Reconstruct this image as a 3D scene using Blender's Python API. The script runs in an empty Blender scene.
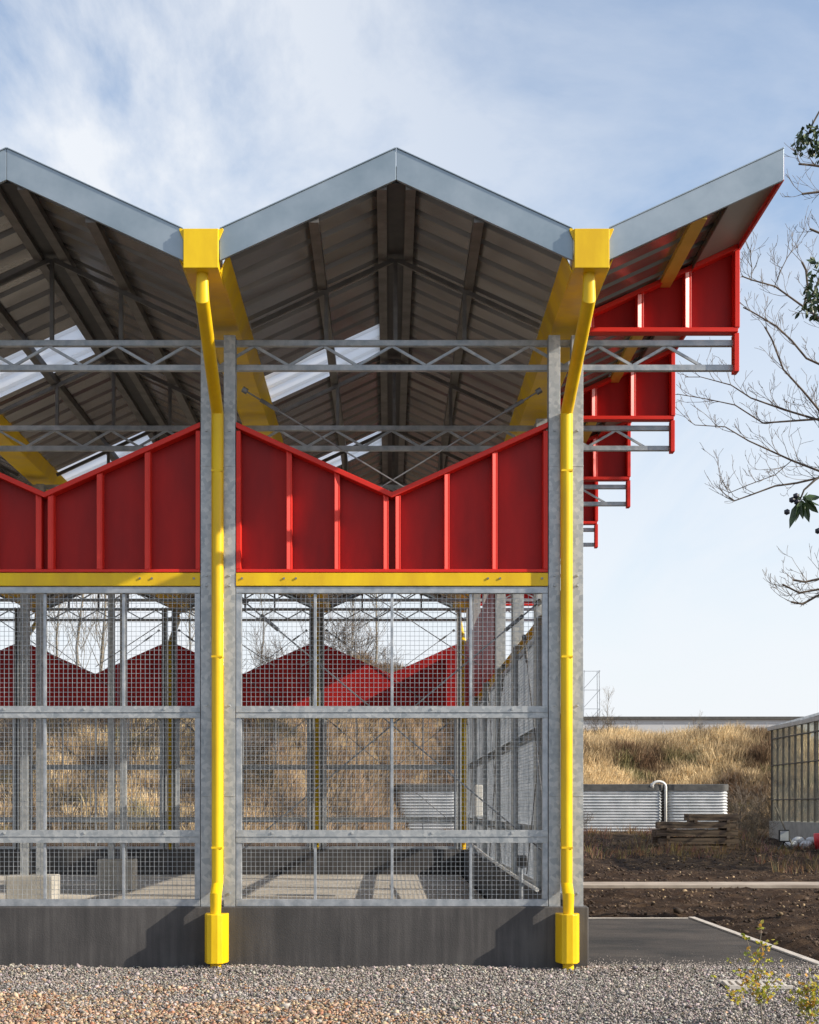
import bpy, math, random
import numpy as np
from mathutils import Vector, Matrix, noise
random.seed(7); rng = np.random.default_rng(7)
S = bpy.context.scene
C = S.collection
R = math.radians

# ------------------------------------------------------------------ measuring helper: photo pixel + depth -> metres
F0 = 15.0; EYE = 1.61
def at(px, py, Y):
    f = (Y + F0) / F0 / 100.0
    return Vector(((px - 389) * f, Y, EYE + (807.5 - py) * f))

# ------------------------------------------------------------------ node helpers
def new_mat(name):
    m = bpy.data.materials.new(name); m.use_nodes = True
    nt = m.node_tree; b = nt.nodes['Principled BSDF']
    return m, nt, b
def node(nt, t, **kw):
    n = nt.nodes.new(t)
    for k, v in kw.items():
        if k in n.inputs.keys(): n.inputs[k].default_value = v
        else: setattr(n, k, v)
    return n
def ramp(nt, fac, stops):
    r = nt.nodes.new('ShaderNodeValToRGB'); e = r.color_ramp.elements
    while len(e) < len(stops): e.new(0.5)
    for i, (p, c) in enumerate(stops):
        e[i].position = p; e[i].color = (*c, 1)
    nt.links.new(fac, r.inputs[0]); return r
def noise_fac(nt, scale, detail=4, coords='Object', stretch=None, rough=0.6):
    tc = nt.nodes.new('ShaderNodeTexCoord')
    out = tc.outputs[coords]
    if stretch:
        mp = nt.nodes.new('ShaderNodeMapping'); mp.inputs['Scale'].default_value = stretch
        nt.links.new(out, mp.inputs[0]); out = mp.outputs[0]
    n = node(nt, 'ShaderNodeTexNoise', Scale=scale, Detail=detail, Roughness=rough)
    nt.links.new(out, n.inputs['Vector']); return n.outputs['Fac']
def mat_noise(name, c1, c2, scale=4, rough=0.5, metal=0.0, bump=0.0, bscale=None, stretch=None, detail=5, lo=.35, hi=.65, spec=.5, rvar=0):
    m, nt, b = new_mat(name)
    f = noise_fac(nt, scale, detail, stretch=stretch)
    r = ramp(nt, f, [(lo, c1), (hi, c2)])
    nt.links.new(r.outputs[0], b.inputs['Base Color'])
    b.inputs['Roughness'].default_value = rough; b.inputs['Metallic'].default_value = metal
    b.inputs['Specular IOR Level'].default_value = spec
    if rvar:
        mr = node(nt, 'ShaderNodeMapRange'); mr.inputs['From Min'].default_value = .3; mr.inputs['From Max'].default_value = .7
        mr.inputs['To Min'].default_value = rough - rvar; mr.inputs['To Max'].default_value = rough + rvar
        nt.links.new(f, mr.inputs['Value']); nt.links.new(mr.outputs[0], b.inputs['Roughness'])
    if bump:
        f2 = noise_fac(nt, bscale or scale * 4, 4, stretch=stretch)
        bp = node(nt, 'ShaderNodeBump', Strength=bump, Distance=.02); nt.links.new(f2, bp.inputs['Height'])
        nt.links.new(bp.outputs[0], b.inputs['Normal'])
    return m
def mat_attr(name, rough=.9, spec=.2, trans=0.0):
    """base colour from the mesh's own per-piece colour attribute (each stone / blade has its own colour)"""
    m, nt, b = new_mat(name)
    a = nt.nodes.new('ShaderNodeAttribute'); a.attribute_name = 'tint'
    nt.links.new(a.outputs['Color'], b.inputs['Base Color'])
    b.inputs['Roughness'].default_value = rough; b.inputs['Specular IOR Level'].default_value = spec
    if trans:
        t = nt.nodes.new('ShaderNodeBsdfTranslucent'); nt.links.new(a.outputs['Color'], t.inputs[0])
        mx = nt.nodes.new('ShaderNodeMixShader'); mx.inputs[0].default_value = trans
        nt.links.new(b.outputs[0], mx.inputs[1]); nt.links.new(t.outputs[0], mx.inputs[2])
        nt.links.new(mx.outputs[0], nt.nodes['Material Output'].inputs[0])
    return m

M = {}
M['galv'] = mat_noise('galvanised', (.29, .32, .35), (.49, .51, .53), 9, .42, .55, .05, 60, rvar=.08)
def galv_spangle():
    m, nt, b = new_mat('galvanised_spangle')
    tc = nt.nodes.new('ShaderNodeTexCoord')
    v = node(nt, 'ShaderNodeTexVoronoi', Scale=26.0); nt.links.new(tc.outputs['Object'], v.inputs['Vector'])
    f = noise_fac(nt, 2.5, 4, stretch=(1, 1, .35))
    mx = node(nt, 'ShaderNodeMix', data_type='FLOAT'); mx.inputs[0].default_value = .4
    nt.links.new(f, mx.inputs[2]); nt.links.new(v.outputs['Color'], mx.inputs[3])
    r = ramp(nt, mx.outputs[0], [(.25, (.27, .30, .32)), (.5, (.40, .42, .43)), (.75, (.54, .55, .54))])
    nt.links.new(r.outputs[0], b.inputs['Base Color'])
    b.inputs['Metallic'].default_value = .45; b.inputs['Roughness'].default_value = .48
    return m
M['galv2'] = galv_spangle()
M['fascia'] = mat_noise('fascia_steel', (.24, .30, .345), (.33, .39, .44), 1.8, .42, .5, 0, rvar=.05)
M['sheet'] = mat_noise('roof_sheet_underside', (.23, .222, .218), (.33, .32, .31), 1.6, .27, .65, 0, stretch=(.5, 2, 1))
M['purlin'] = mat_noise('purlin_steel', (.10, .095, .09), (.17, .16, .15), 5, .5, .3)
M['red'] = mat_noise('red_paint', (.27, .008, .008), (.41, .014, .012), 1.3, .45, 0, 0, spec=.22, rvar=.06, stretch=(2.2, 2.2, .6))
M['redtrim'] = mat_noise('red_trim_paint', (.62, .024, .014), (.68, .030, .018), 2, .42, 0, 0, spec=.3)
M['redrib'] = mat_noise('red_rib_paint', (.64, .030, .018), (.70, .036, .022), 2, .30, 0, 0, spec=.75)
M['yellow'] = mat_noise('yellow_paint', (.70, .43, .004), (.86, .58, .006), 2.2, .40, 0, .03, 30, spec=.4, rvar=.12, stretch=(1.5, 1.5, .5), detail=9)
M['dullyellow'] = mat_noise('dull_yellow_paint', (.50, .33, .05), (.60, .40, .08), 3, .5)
M['pipebit'] = mat_noise('bolt_steel', (.2, .2, .2), (.3, .3, .3), 20, .4, .8)
M['cable'] = mat_noise('cable_steel', (.16, .16, .16), (.26, .26, .26), 10, .45, .6)
M['black'] = mat_noise('black_plastic', (.015, .015, .016), (.03, .03, .03), 8, .5)
M['white'] = mat_noise('white_plastic', (.65, .65, .62), (.75, .75, .72), 4, .5)
M['redplastic'] = mat_noise('red_plastic', (.6, .03, .04), (.7, .04, .05), 4, .4)
M['timber'] = mat_noise('old_sleeper_timber', (.04, .028, .02), (.20, .14, .095), 3, .9, 0, .6, 30, stretch=(.3, 6, 6))
M['bark'] = mat_noise('bark', (.06, .045, .035), (.15, .12, .09), 9, .9)
M['bark2'] = mat_noise('pale_bark', (.14, .12, .09), (.26, .23, .18), 6, .9)
M['leaf'] = mat_noise('evergreen_leaf', (.018, .04, .012), (.05, .085, .022), 30, .4)
M['berry'] = mat_noise('dark_berry', (.012, .014, .022), (.03, .03, .045), 20, .4)

M['soffit'] = mat_noise('soffit_panel', (.26, .23, .20), (.30, .27, .24), 1, .5, .1)
def skylight_mat():
    m, nt, b = new_mat('translucent_sheet')
    t = nt.nodes.new('ShaderNodeBsdfTranslucent'); t.inputs[0].default_value = (.98, .98, .98, 1)
    b.inputs['Base Color'].default_value = (.8, .82, .84, 1); b.inputs['Roughness'].default_value = .35
    mx = nt.nodes.new('ShaderNodeMixShader'); mx.inputs[0].default_value = .9
    nt.links.new(b.outputs[0], mx.inputs[1]); nt.links.new(t.outputs[0], mx.inputs[2])
    nt.links.new(mx.outputs[0], nt.nodes['Material Output'].inputs[0]); return m
M['skylight'] = skylight_mat()

def plinth_mat():
    m, nt, b = new_mat('dark_cast_plinth')
    f1 = noise_fac(nt, 3.0, 6, stretch=(5.0, 5.0, .35))          # vertical streaks of the shuttering
    f2 = noise_fac(nt, 1.1, 5)
    ad = node(nt, 'ShaderNodeMath', operation='ADD'); nt.links.new(f1, ad.inputs[0]); nt.links.new(f2, ad.inputs[1])
    hf = node(nt, 'ShaderNodeMath', operation='MULTIPLY'); hf.inputs[1].default_value = .5; nt.links.new(ad.outputs[0], hf.inputs[0])
    r = ramp(nt, hf.outputs[0], [(.36, (.036, .035, .036)), (.50, (.056, .053, .053)), (.64, (.092, .087, .085))])
    nt.links.new(r.outputs[0], b.inputs['Base Color']); b.inputs['Roughness'].default_value = .75
    f3 = noise_fac(nt, 60, 3)
    bp = node(nt, 'ShaderNodeBump', Strength=.25, Distance=.01); nt.links.new(f3, bp.inputs['Height']); nt.links.new(bp.outputs[0], b.inputs['Normal'])
    return m
M['plinth'] = plinth_mat()
M['concrete'] = mat_noise('concrete', (.36, .33, .28), (.50, .46, .40), 1.2, .85, 0, .2, 30)
M['block'] = mat_noise('concrete_block', (.30, .29, .26), (.42, .40, .36), 3, .85, 0, .3, 40)
M['kerb'] = mat_noise('kerb_concrete', (.40, .37, .33), (.55, .51, .46), 2.5, .85, 0, .3, 30)
M['pathc'] = mat_noise('worn_path', (.26, .22, .18), (.40, .35, .29), 1.5, .9, 0, .3, 20)
M['asphalt'] = mat_noise('asphalt', (.012, .011, .011), (.062, .052, .045), 1.1, .92, 0, .9, 50, stretch=(.8, 1.1, 1), detail=10)
M['tank'] = mat_noise('tank_steel', (.40, .43, .45), (.55, .57, .59), 2, .55, .2)
M['tankrim'] = mat_noise('tank_rim', (.05, .05, .05), (.09, .09, .085), 3, .6)
M['whouse'] = mat_noise('hazed_cladding', (.46, .47, .49), (.50, .51, .53), .05, .6)  # pale bluish distance haze is put into the wall colour
M['frame'] = mat_noise('greenhouse_bar', (.05, .045, .04), (.09, .08, .07), 5, .6)
M['bag'] = mat_noise('white_bag', (.5, .5, .5), (.7, .7, .7), 8, .8, 0, .4, 14)
M['stone'] = mat_attr('gravel_stone', .8, .3)
M['straw'] = mat_attr('dry_grass_blade', .8, .2, .25)
M['yleaf'] = mat_attr('small_leaf', .6, .3, .4)

def glass_mat():
    m, nt, b = new_mat('greenhouse_glass')
    tr = nt.nodes.new('ShaderNodeBsdfTransparent'); tr.inputs[0].default_value = (.86, .88, .84, 1)
    b.inputs['Base Color'].default_value = (.55, .55, .5, 1); b.inputs['Roughness'].default_value = .12
    f = noise_fac(nt, .8, 4); mr = node(nt, 'ShaderNodeMapRange'); mr.inputs['To Min'].default_value = .10; mr.inputs['To Max'].default_value = .30
    nt.links.new(f, mr.inputs['Value'])
    mx = nt.nodes.new('ShaderNodeMixShader'); nt.links.new(mr.outputs[0], mx.inputs[0])
    nt.links.new(tr.outputs[0], mx.inputs[1]); nt.links.new(b.outputs[0], mx.inputs[2])
    nt.links.new(mx.outputs[0], nt.nodes['Material Output'].inputs[0]); return m
M['glass'] = glass_mat()

def ground_mat():
    """gravel yard in front, dark turned soil beyond, straw-brown bank: true ground colours"""
    m, nt, b = new_mat('ground')
    g = nt.nodes.new('ShaderNodeNewGeometry')
    sp = nt.nodes.new('ShaderNodeSeparateXYZ'); nt.links.new(g.outputs['Position'], sp.inputs[0])
    soil = ramp(nt, noise_fac(nt, 1.3, 8, rough=.7), [(.3, (.016, .010, .007)), (.5, (.045, .028, .018)), (.72, (.13, .085, .052))])
    bank = ramp(nt, noise_fac(nt, .55, 8, rough=.7), [(.3, (.07, .05, .03)), (.5, (.17, .12, .07)), (.7, (.30, .22, .12))])
    grav = ramp(nt, noise_fac(nt, 60, 3), [(.3, (.05, .046, .042)), (.7, (.16, .15, .14))])
    def step(out, a, c):
        mr = node(nt, 'ShaderNodeMapRange'); mr.inputs['From Min'].default_value = a; mr.inputs['From Max'].default_value = c
        nt.links.new(out, mr.inputs['Value']); return mr.outputs[0]
    m1 = node(nt, 'ShaderNodeMix', data_type='RGBA'); nt.links.new(step(sp.outputs['Y'], .1, .5), m1.inputs[0])
    nt.links.new(grav.outputs[0], m1.inputs[6]); nt.links.new(soil.outputs[0], m1.inputs[7])
    m2 = node(nt, 'ShaderNodeMix', data_type='RGBA'); nt.links.new(step(sp.outputs['Z'], .45, .95), m2.inputs[0])
    nt.links.new(m1.outputs[2], m2.inputs[6]); nt.links.new(bank.outputs[0], m2.inputs[7])
    nt.links.new(m2.outputs[2], b.inputs['Base Color']); b.inputs['Roughness'].default_value = .95
    b.inputs['Specular IOR Level'].default_value = .15
    f3 = noise_fac(nt, 9, 8, rough=.75)
    bp = node(nt, 'ShaderNodeBump', Strength=.9, Distance=.12); nt.links.new(f3, bp.inputs['Height']); nt.links.new(bp.outputs[0], b.inputs['Normal'])
    return m
M['ground'] = ground_mat()

# ------------------------------------------------------------------ mesh builder
class MB:
    def __init__(s): s.v = []; s.f = []
    def add(s, vs, fs):
        n = len(s.v); s.v += [tuple(v) for v in vs]; s.f += [tuple(i + n for i in f) for f in fs]; return s
    def box(s, x0, x1, y0, y1, z0, z1):
        return s.add([(x0,y0,z0),(x1,y0,z0),(x1,y1,z0),(x0,y1,z0),(x0,y0,z1),(x1,y0,z1),(x1,y1,z1),(x0,y1,z1)],
              [(3,2,1,0),(4,5,6,7),(0,1,5,4),(1,2,6,5),(2,3,7,6),(3,0,4,7)])
    def prism(s, pts, y0, y1):
        """polygon in xz, extruded along y"""
        n = len(pts)
        vs = [(x, y0, z) for x, z in pts] + [(x, y1, z) for x, z in pts]
        return s.add(vs, [tuple(range(n)), tuple(range(2*n-1, n-1, -1))] + [(i, i+n, (i+1) % n + n, (i+1) % n) for i in range(n)])
    def bar(s, a, b, w, h=None, up=Vector((0, 0, 1))):
        h = h or w; a = Vector(a); b = Vector(b); d = (b - a).normalized()
        if abs(d.dot(up)) > .98: up = Vector((0, 1, 0))
        r = d.cross(up).normalized() * w / 2; u = r.cross(d).normalized() * h / 2
        vs = [a-r-u, a+r-u, a+r+u, a-r+u, b-r-u, b+r-u, b+r+u, b-r+u]
        return s.add(vs, [(3,2,1,0),(4,5,6,7),(0,1,5,4),(1,2,6,5),(2,3,7,6),(3,0,4,7)])
    def tube(s, pts, rad, n=8, cap=True, sharp=False):
        pts = [Vector(p) for p in pts]
        if not isinstance(rad, (list, tuple)): rad = [rad] * len(pts)
        base = len(s.v); prev = None
        for i, p in enumerate(pts):
            d = (pts[min(i+1, len(pts)-1)] - pts[max(i-1, 0)]).normalized()
            if prev is None:
                u = Vector((1, 0, 0)) if abs(d.x) < .9 else Vector((0, 1, 0))
            else: u = prev
            r = (u - d * u.dot(d)).normalized(); prev = r; q = d.cross(r)
            k = 1.0
            if 0 < i < len(pts)-1:
                c = max(.5, math.cos((pts[i]-pts[i-1]).angle(pts[i+1]-pts[i], 0) / 2)); k = 1 / c if n >= 8 else 1
            for j in range(n):
                t = 2 * math.pi * j / n
                s.v.append(tuple(p + (r * math.cos(t) + q * math.sin(t)) * rad[i] * (k if n >= 8 else 1)))
        for i in range(len(pts)-1):
            for j in range(n):
                a = base + i*n + j; b = base + i*n + (j+1) % n
                s.f.append((a, b, b+n, a+n))
        if sharp:      # mitred joints: every straight length keeps its own ring of vertices
            ring = [s.v[base + i*n: base + (i+1)*n] for i in range(len(pts))]
            del s.v[base:]; s.f = [f for f in s.f if max(f) < base]
            for i in range(len(pts)-1):
                b = len(s.v); s.v += ring[i] + ring[i+1]
                s.f += [(b + j, b + (j+1) % n, b + n + (j+1) % n, b + n + j) for j in range(n)]
            return s
        if cap:
            s.f.append(tuple(base + j for j in range(n-1, -1, -1))); e = base + (len(pts)-1)*n
            s.f.append(tuple(e + j for j in range(n)))
        return s
    def build(s, name, mat, parent=None, smooth=False, bevel=0, solid=0):
        me = bpy.data.meshes.new(name); me.from_pydata(s.v, [], s.f); me.validate(); me.update()
        me.materials.append(M[mat])
        if smooth: me.polygons.foreach_set('use_smooth', [True] * len(me.polygons))
        o = bpy.data.objects.new(name, me); C.objects.link(o)
        if parent: o.parent = parent
        if bevel:
            b = o.modifiers.new('bevel', 'BEVEL'); b.width = bevel; b.segments = 2; b.limit_method = 'ANGLE'
        if solid:
            b = o.modifiers.new('solid', 'SOLIDIFY'); b.thickness = solid; b.offset = 1
        return o
def tag(o, label=None, cat=None, group=None, kind=None):
    if label: o['label'] = label
    if cat: o['category'] = cat
    if group: o['group'] = group
    if kind: o['kind'] = kind
    return o
def empty(name, loc=(0, 0, 0), rz=0):
    o = bpy.data.objects.new(name, None); C.objects.link(o); o.location = loc; o.rotation_euler = (0, 0, rz); o.empty_display_size = .2
    return o
def copy_tree(o, parent=None):
    c = o.copy(); C.objects.link(c)
    if parent: c.parent = parent
    for ch in [x for x in bpy.data.objects if x.parent == o]: copy_tree(ch, c)
    return c
def np_mesh(name, V, T, mat, tint=None, parent=None, smooth=False):
    """V (n,3), T (m,3) triangles, tint (n,3) colour per vertex"""
    me = bpy.data.meshes.new(name)
    me.vertices.add(len(V)); me.vertices.foreach_set('co', V.astype(np.float32).ravel())
    me.loops.add(T.size); me.loops.foreach_set('vertex_index', T.astype(np.int32).ravel())
    me.polygons.add(len(T)); me.polygons.foreach_set('loop_start', np.arange(0, T.size, T.shape[1], dtype=np.int32))
    if smooth: me.polygons.foreach_set('use_smooth', np.ones(len(T), dtype=bool))
    me.update(calc_edges=True)
    if tint is not None:
        a = me.color_attributes.new('tint', 'FLOAT_COLOR', 'POINT')
        a.data.foreach_set('color', np.concatenate([tint, np.ones((len(V), 1))], 1).astype(np.float32).ravel())
    me.materials.append(M[mat])
    o = bpy.data.objects.new(name, me); C.objects.link(o)
    if parent: o.parent = parent
    return o

# ------------------------------------------------------------------ terrain
def sst(a, b, x):
    t = min(1, max(0, (x - a) / (b - a))); return t * t * (3 - 2 * t)
def hgt(X, Y):
    yf = 27 + 26 * sst(-5, 3, X) - 1.5 * math.sin(X * .35)
    rise = .55 * sst(18, 50, Y)
    n1 = noise.fractal(Vector((X * .25, Y * .25, 0)), 1, 2, 4)
    n2 = noise.fractal(Vector((X * 1.1, Y * 1.1, 5)), 1, 2, 4)
    bank = sst(0, 15, Y - yf) * (4.6 + .45 * n1 + 3.2 * (1 - sst(4, 9, X)) * sst(-7, -1, X)) + (.25 * n2 * sst(-1, 3, Y - yf)) * (1 - .6 * sst(70, 90, Y))
    soil = sst(.4, 1.4, Y)
    s = soil * (.07 * n2 + .06 * noise.fractal(Vector((X * 4, Y * 4, 9)), .8, 2, 4)) * (1 - sst(60, 90, Y))
    if 14.3 < Y < 17.8: s *= min(1, abs(Y - 16.2) / 1.6) ** 2 if abs(Y - 16.2) > 1.0 else 0; s -= .03
    z = rise + bank + s
    if -13 < X < 4.6 and -.3 < Y < 21.2: z = -.06 if Y > .1 else z
    if 2 <= X < 4.6 and 6.9 < Y < 21.2: z = rise + s
    return z
def lines(segs):
    out = []
    for a, b, st in segs:
        n = max(1, int(round((b - a) / st))); out += [a + (b - a) * i / n for i in range(n)]
    out.append(segs[-1][1]); return out
xs = lines([(-600, -60, 60), (-60, -16, 2), (-16, 1.8, .4), (1.8, 12, .12), (12, 30, .4), (30, 80, 2), (80, 700, 60)])
ys = lines([(-60, -16, 8), (-16, .2, 1.2), (.2, 22, .14), (22, 72, .35), (72, 120, 4), (120, 900, 60)])
V = np.array([(x, y, hgt(x, y)) for y in ys for x in xs]); nx = len(xs); ny = len(ys)
ii, jj = np.meshgrid(np.arange(nx-1), np.arange(ny-1)); a = (jj * nx + ii).ravel()
T = np.stack([a, a+1, a+nx+1, a+nx], 1)
g = np_mesh('ground', V, T, 'ground', smooth=True); tag(g, kind='structure')

# gravel stones: too many to count
def icosa():
    t = (1 + 5 ** .5) / 2
    v = np.array([(-1,t,0),(1,t,0),(-1,-t,0),(1,-t,0),(0,-1,t),(0,1,t),(0,-1,-t),(0,1,-t),(t,0,-1),(t,0,1),(-t,0,-1),(-t,0,1)], float)
    f = np.array([(0,11,5),(0,5,1),(0,1,7),(0,7,10),(0,10,11),(1,5,9),(5,11,4),(11,10,2),(10,7,6),(7,1,8),(3,9,4),(3,4,2),(3,2,6),(3,6,8),(3,8,9),(4,9,5),(2,4,11),(6,2,10),(8,6,7),(9,8,1)])
    return v / np.linalg.norm(v[0]), f
def scatter_stones(name, P, size, tint, mat='stone'):
    iv, it = icosa(); n = len(P)
    q = rng.normal(size=(n, 4)); q /= np.linalg.norm(q, axis=1)[:, None]
    w, x, y, z = q.T
    Rm = np.stack([1-2*(y*y+z*z), 2*(x*y-z*w), 2*(x*z+y*w), 2*(x*y+z*w), 1-2*(x*x+z*z), 2*(y*z-x*w), 2*(x*z-y*w), 2*(y*z+x*w), 1-2*(x*x+y*y)], 1).reshape(n, 3, 3)
    sc = rng.uniform(.6, 1.25, (n, 1, 3)) * size[:, None, None]
    jit = rng.uniform(.62, 1.25, (n, 12, 1))
    VV = np.einsum('nij,nkj->nki', Rm, iv[None] * sc * jit)
    VV[:, :, 2] *= .75
    VV += P[:, None, :]
    TT = (it[None] + (np.arange(n) * 12)[:, None, None]).reshape(-1, 3)
    return np_mesh(name, VV.reshape(-1, 3), TT, mat, np.repeat(tint, 12, 0))
n = 150000
P = np.stack([rng.uniform(-5.2, 5.6, n), -.03 - 5.2 * rng.random(n) ** 1.05, np.zeros(n)], 1)
size = np.clip(rng.lognormal(math.log(.0070), .42, n), .0045, .03)
P[:, 2] = size * rng.uniform(0, .8, n) + rng.random(n) * .012
P[:, 2] += .03 * np.exp(-((P[:, 1] + .2) / .5) ** 2) * (.5 + .5 * np.sin(P[:, 0] * 3.1))
br = rng.random((n, 1))
grey = np.array([.29, .262, .242]) * (.45 + 1.15 * br ** 1.3) * (1 + rng.normal(0, .05, (n, 3)))
tan = np.array([.37, .27, .185]) * (.45 + 1.1 * br) * (1 + rng.normal(0, .06, (n, 3)))
rust = np.array([.30, .15, .085]) * (.5 + .9 * br) * (1 + rng.normal(0, .06, (n, 3)))
nn = np.array([noise.fractal(Vector((p[0] * .9, p[1] * 1.5, 3)), 1, 2, 3) for p in P])
bandp = .88 / (1 + np.exp(-((-P[:, 1] - 1.95 - .22 * np.maximum(0, P[:, 0] + 4.2)) * 1.9 + nn * 4.0)))
bandp *= np.clip((1.6 - P[:, 0]) / 2.2, .03, 1)
size *= 1 + .9 * bandp * (rng.random(n) < .25)
u = rng.random(n); u2 = rng.random(n)
tint = np.where((u < bandp)[:, None], np.where((u2 < .22)[:, None], rust, tan), grey)
n2_ = 2600                                   # stones kicked out over the asphalt edge
P2 = np.stack([rng.uniform(2.0, 4.3, n2_), -.05 + rng.exponential(.22, n2_), np.full(n2_, .014)], 1); k2 = P2[:, 1] < 2.5; P2 = P2[k2]
sz2 = rng.uniform(.004, .010, len(P2)); t2 = np.array([.27, .24, .22]) * rng.uniform(.4, 1.5, (len(P2), 1))
P = np.concatenate([P, P2]); size = np.concatenate([size, sz2]); tint = np.concatenate([tint, t2])
kp = ~((np.abs(P[:, 0] - 3.27) < .30) & (np.abs(P[:, 1] + 1.6) < .24)); P = P[kp]; size = size[kp]; tint = tint[kp]
tag(scatter_stones('gravel', P, size, np.clip(tint, .01, .9)), 'loose grey gravel with brown pebbles in front of the plinth', 'gravel', kind='stuff')

# clods on soil
n = 24000
P = np.stack([rng.uniform(2.0, 16, n), rng.uniform(.6, 40, n), np.zeros(n)], 1)
keep = ~((P[:, 0] < 4.55) & (P[:, 1] < 6.85)) & ~((P[:, 1] > 14.7) & (P[:, 1] < 17.7))
P = P[keep]; n = len(P)
P[:, 2] = [hgt(p[0], p[1]) for p in P]
size = np.clip(rng.lognormal(math.log(.02), .5, n), .008, .075)
tint = np.where((rng.random(n) < .06)[:, None], np.array([.30, .22, .13]), np.array([.060, .040, .026])) * rng.uniform(.4, 1.6, (n, 1))
tag(scatter_stones('soil_clods', P, size, tint), 'clods of dark turned earth beside the shed', 'soil', kind='stuff')

# ------------------------------------------------------------------ paved bits
pad = MB().box(1.995, 4.33, -.02, 6.62, -.2, .012).build('asphalt_path', 'asphalt'); tag(pad, kind='structure')
kb = MB().box(4.33, 4.43, -.6, 6.72, -.25, .03).box(1.995, 4.33, 6.62, 6.68, -.25, .02).build('path_kerb', 'kerb', bevel=.008); tag(kb, kind='structure')
cp = MB().box(2.2, 60, 15.5, 16.9, -.2, .03).box(1.995, 2.8, 12.9, 15.49, -.2, .026).build('concrete_path', 'pathc'); tag(cp, kind='structure')
fl = MB().box(-12.35, 1.66, .2, 20.3, -.2, .03).build('shed_floor', 'concrete'); tag(fl, kind='structure')

# ------------------------------------------------------------------ THE SHED
shed = empty('market_shed', (-5.2, 10, 0)); shed.location = (0, 0, 0)
tag(shed, 'open steel shed with zigzag roof, red panels, mesh screens and yellow drainpipes', 'shed')
PX = [1.77 - 3.48 * j for j in range(5)]           # column lines
RX = [.065 - 3.48 * j for j in range(4)]           # ridge lines
BX = [.03 - 3.48 * j for j in range(4)]            # bay centres
BY = 3.4; NB = 6; YB = BY * NB                     # bay depth
ZR = 7.30; SL = .458
def zroof(x):
    d = min([abs(x - r) for r in RX + [3.51]]); return ZR - SL * d
# plinth
pl = MB().box(-12.4, 1.99, -.05, .19, -.25, .62).build('plinth', 'plinth', shed, bevel=.012)
MB().box(1.77, 1.99, .195, YB + .19, -.25, .62).build('plinth', 'plinth', shed, bevel=.012)
MB().box(-12.4, 1.765, YB - .0, YB + .19, -.25, .62).build('plinth', 'plinth', shed, bevel=.012)

# columns : C channel, web to the front
def channel(w, h):
    m = MB(); d = .15; t = .012
    m.box(-w/2, w/2, 0, t, 0, h).box(-w/2, -w/2 + t, t, d, 0, h).box(w/2 - t, w/2, t, d, 0, h)
    m.box(-w/2 + t, -w/2 + .035, d - t, d, 0, h).box(w/2 - .035, w/2 - t, d - t, d, 0, h)
    for z in (1.1, 4.4): m.box(-w/2 - .002, w/2 + .002, -.004, -.001, z, z + .012)   # splice line
    for z in (.12, 2.0, 3.2, 3.3, 4.75):
        m.box(-.01, .01, -.012, -.001, z, z + .02)
    return m
colf = channel(.115, 5.715).build('column', 'galv2', shed, bevel=.003)
def put_col(x, y, z=.62, back=False):
    for s in (-1, 1):
        o = colf.copy(); C.objects.link(o); o.parent = shed
        o.location = (x + s * .115, y + (.15 if back else 0), z)
        if back: o.rotation_euler.z = math.pi
colf.location = (PX[0] - .115, 0, .62)
o = colf.copy(); C.objects.link(o); o.parent = shed; o.location = (PX[0] + .115, 0, .62)
for x in PX[1:]: put_col(x, 0)
for x in PX: put_col(x, YB, back=True)
# side columns (right wall), turned to face outwards
for k in range(1, NB):
    for s in (-1, 1):
        o = colf.copy(); C.objects.link(o); o.parent = shed; o.rotation_euler.z = math.pi / 2
        o.location = (1.94, BY * k + s * .115, .62)
# inner columns on concrete footings
blk = None
for (x, k) in ((PX[2], 2), (PX[2], 4), (PX[4], 2), (PX[4], 4)):
    put_col(x, BY * k, .60)
    b = MB().box(-.34, .34, -.26, .26, 0, .60).build('footing_block', 'block', shed, bevel=.02); b.location = (x, BY * k + .075, .03)

# wall bay kit, local: x along, -y outward
def screen_frame():
    m = MB(); e = 1.56
    m.box(-e, e, .0, .09, .622, .69).box(-e, e, .01, .08, 3.755, 3.82)
    for s in (-1, 1): m.box(s*e - (.055 if s > 0 else 0), s*e + (.055 if s < 0 else 0), .012, .085, .692, 3.753)
    for x in (-.77, .0, .79):
        for z0, z1 in ((.692, 1.253), (1.387, 2.503), (2.627, 3.753)):
            if x and z0 > 1 and z0 < 2.6 and rnd_mull: continue
            m.box(x - .014, x + .014, .03, .07, z0, z1)
    return m
rnd_mull = True
def cross_rail(z0, z1):
    m = MB(); e = 1.56
    m.box(-e, e, .004, .03, z0, z1).box(-e, e, .03, .09, z1 - .012, z1 - .001).box(-e, e, .03, .09, z0 + .001, z0 + .012)
    m.box(-e, e, -.004, .002, (z0+z1)/2 - .003, (z0+z1)/2 + .003)
    for x in (-1.2, -.4, .4, 1.2): m.box(x-.01, x+.01, -.006, .004, z1-.04, z1-.02)
    return m
def wires():
    m = MB(); e = 1.505; r = .0018
    for z0, z1 in ((.692, 1.253), (1.387, 2.503), (2.627, 3.753)):
        nx = 66
        for i in range(1, nx):
            x = -e + 2 * e * i / nx
            m.box(x - r, x + r, .050, .055, z0, z1)
        nz = int(round((z1 - z0) / .046))
        for i in range(1, nz):
            z = z0 + (z1 - z0) * i / nz
            m.box(-e, e, .0555, .0605, z - r, z + r)
    return m
ZP0 = 3.965
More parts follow.
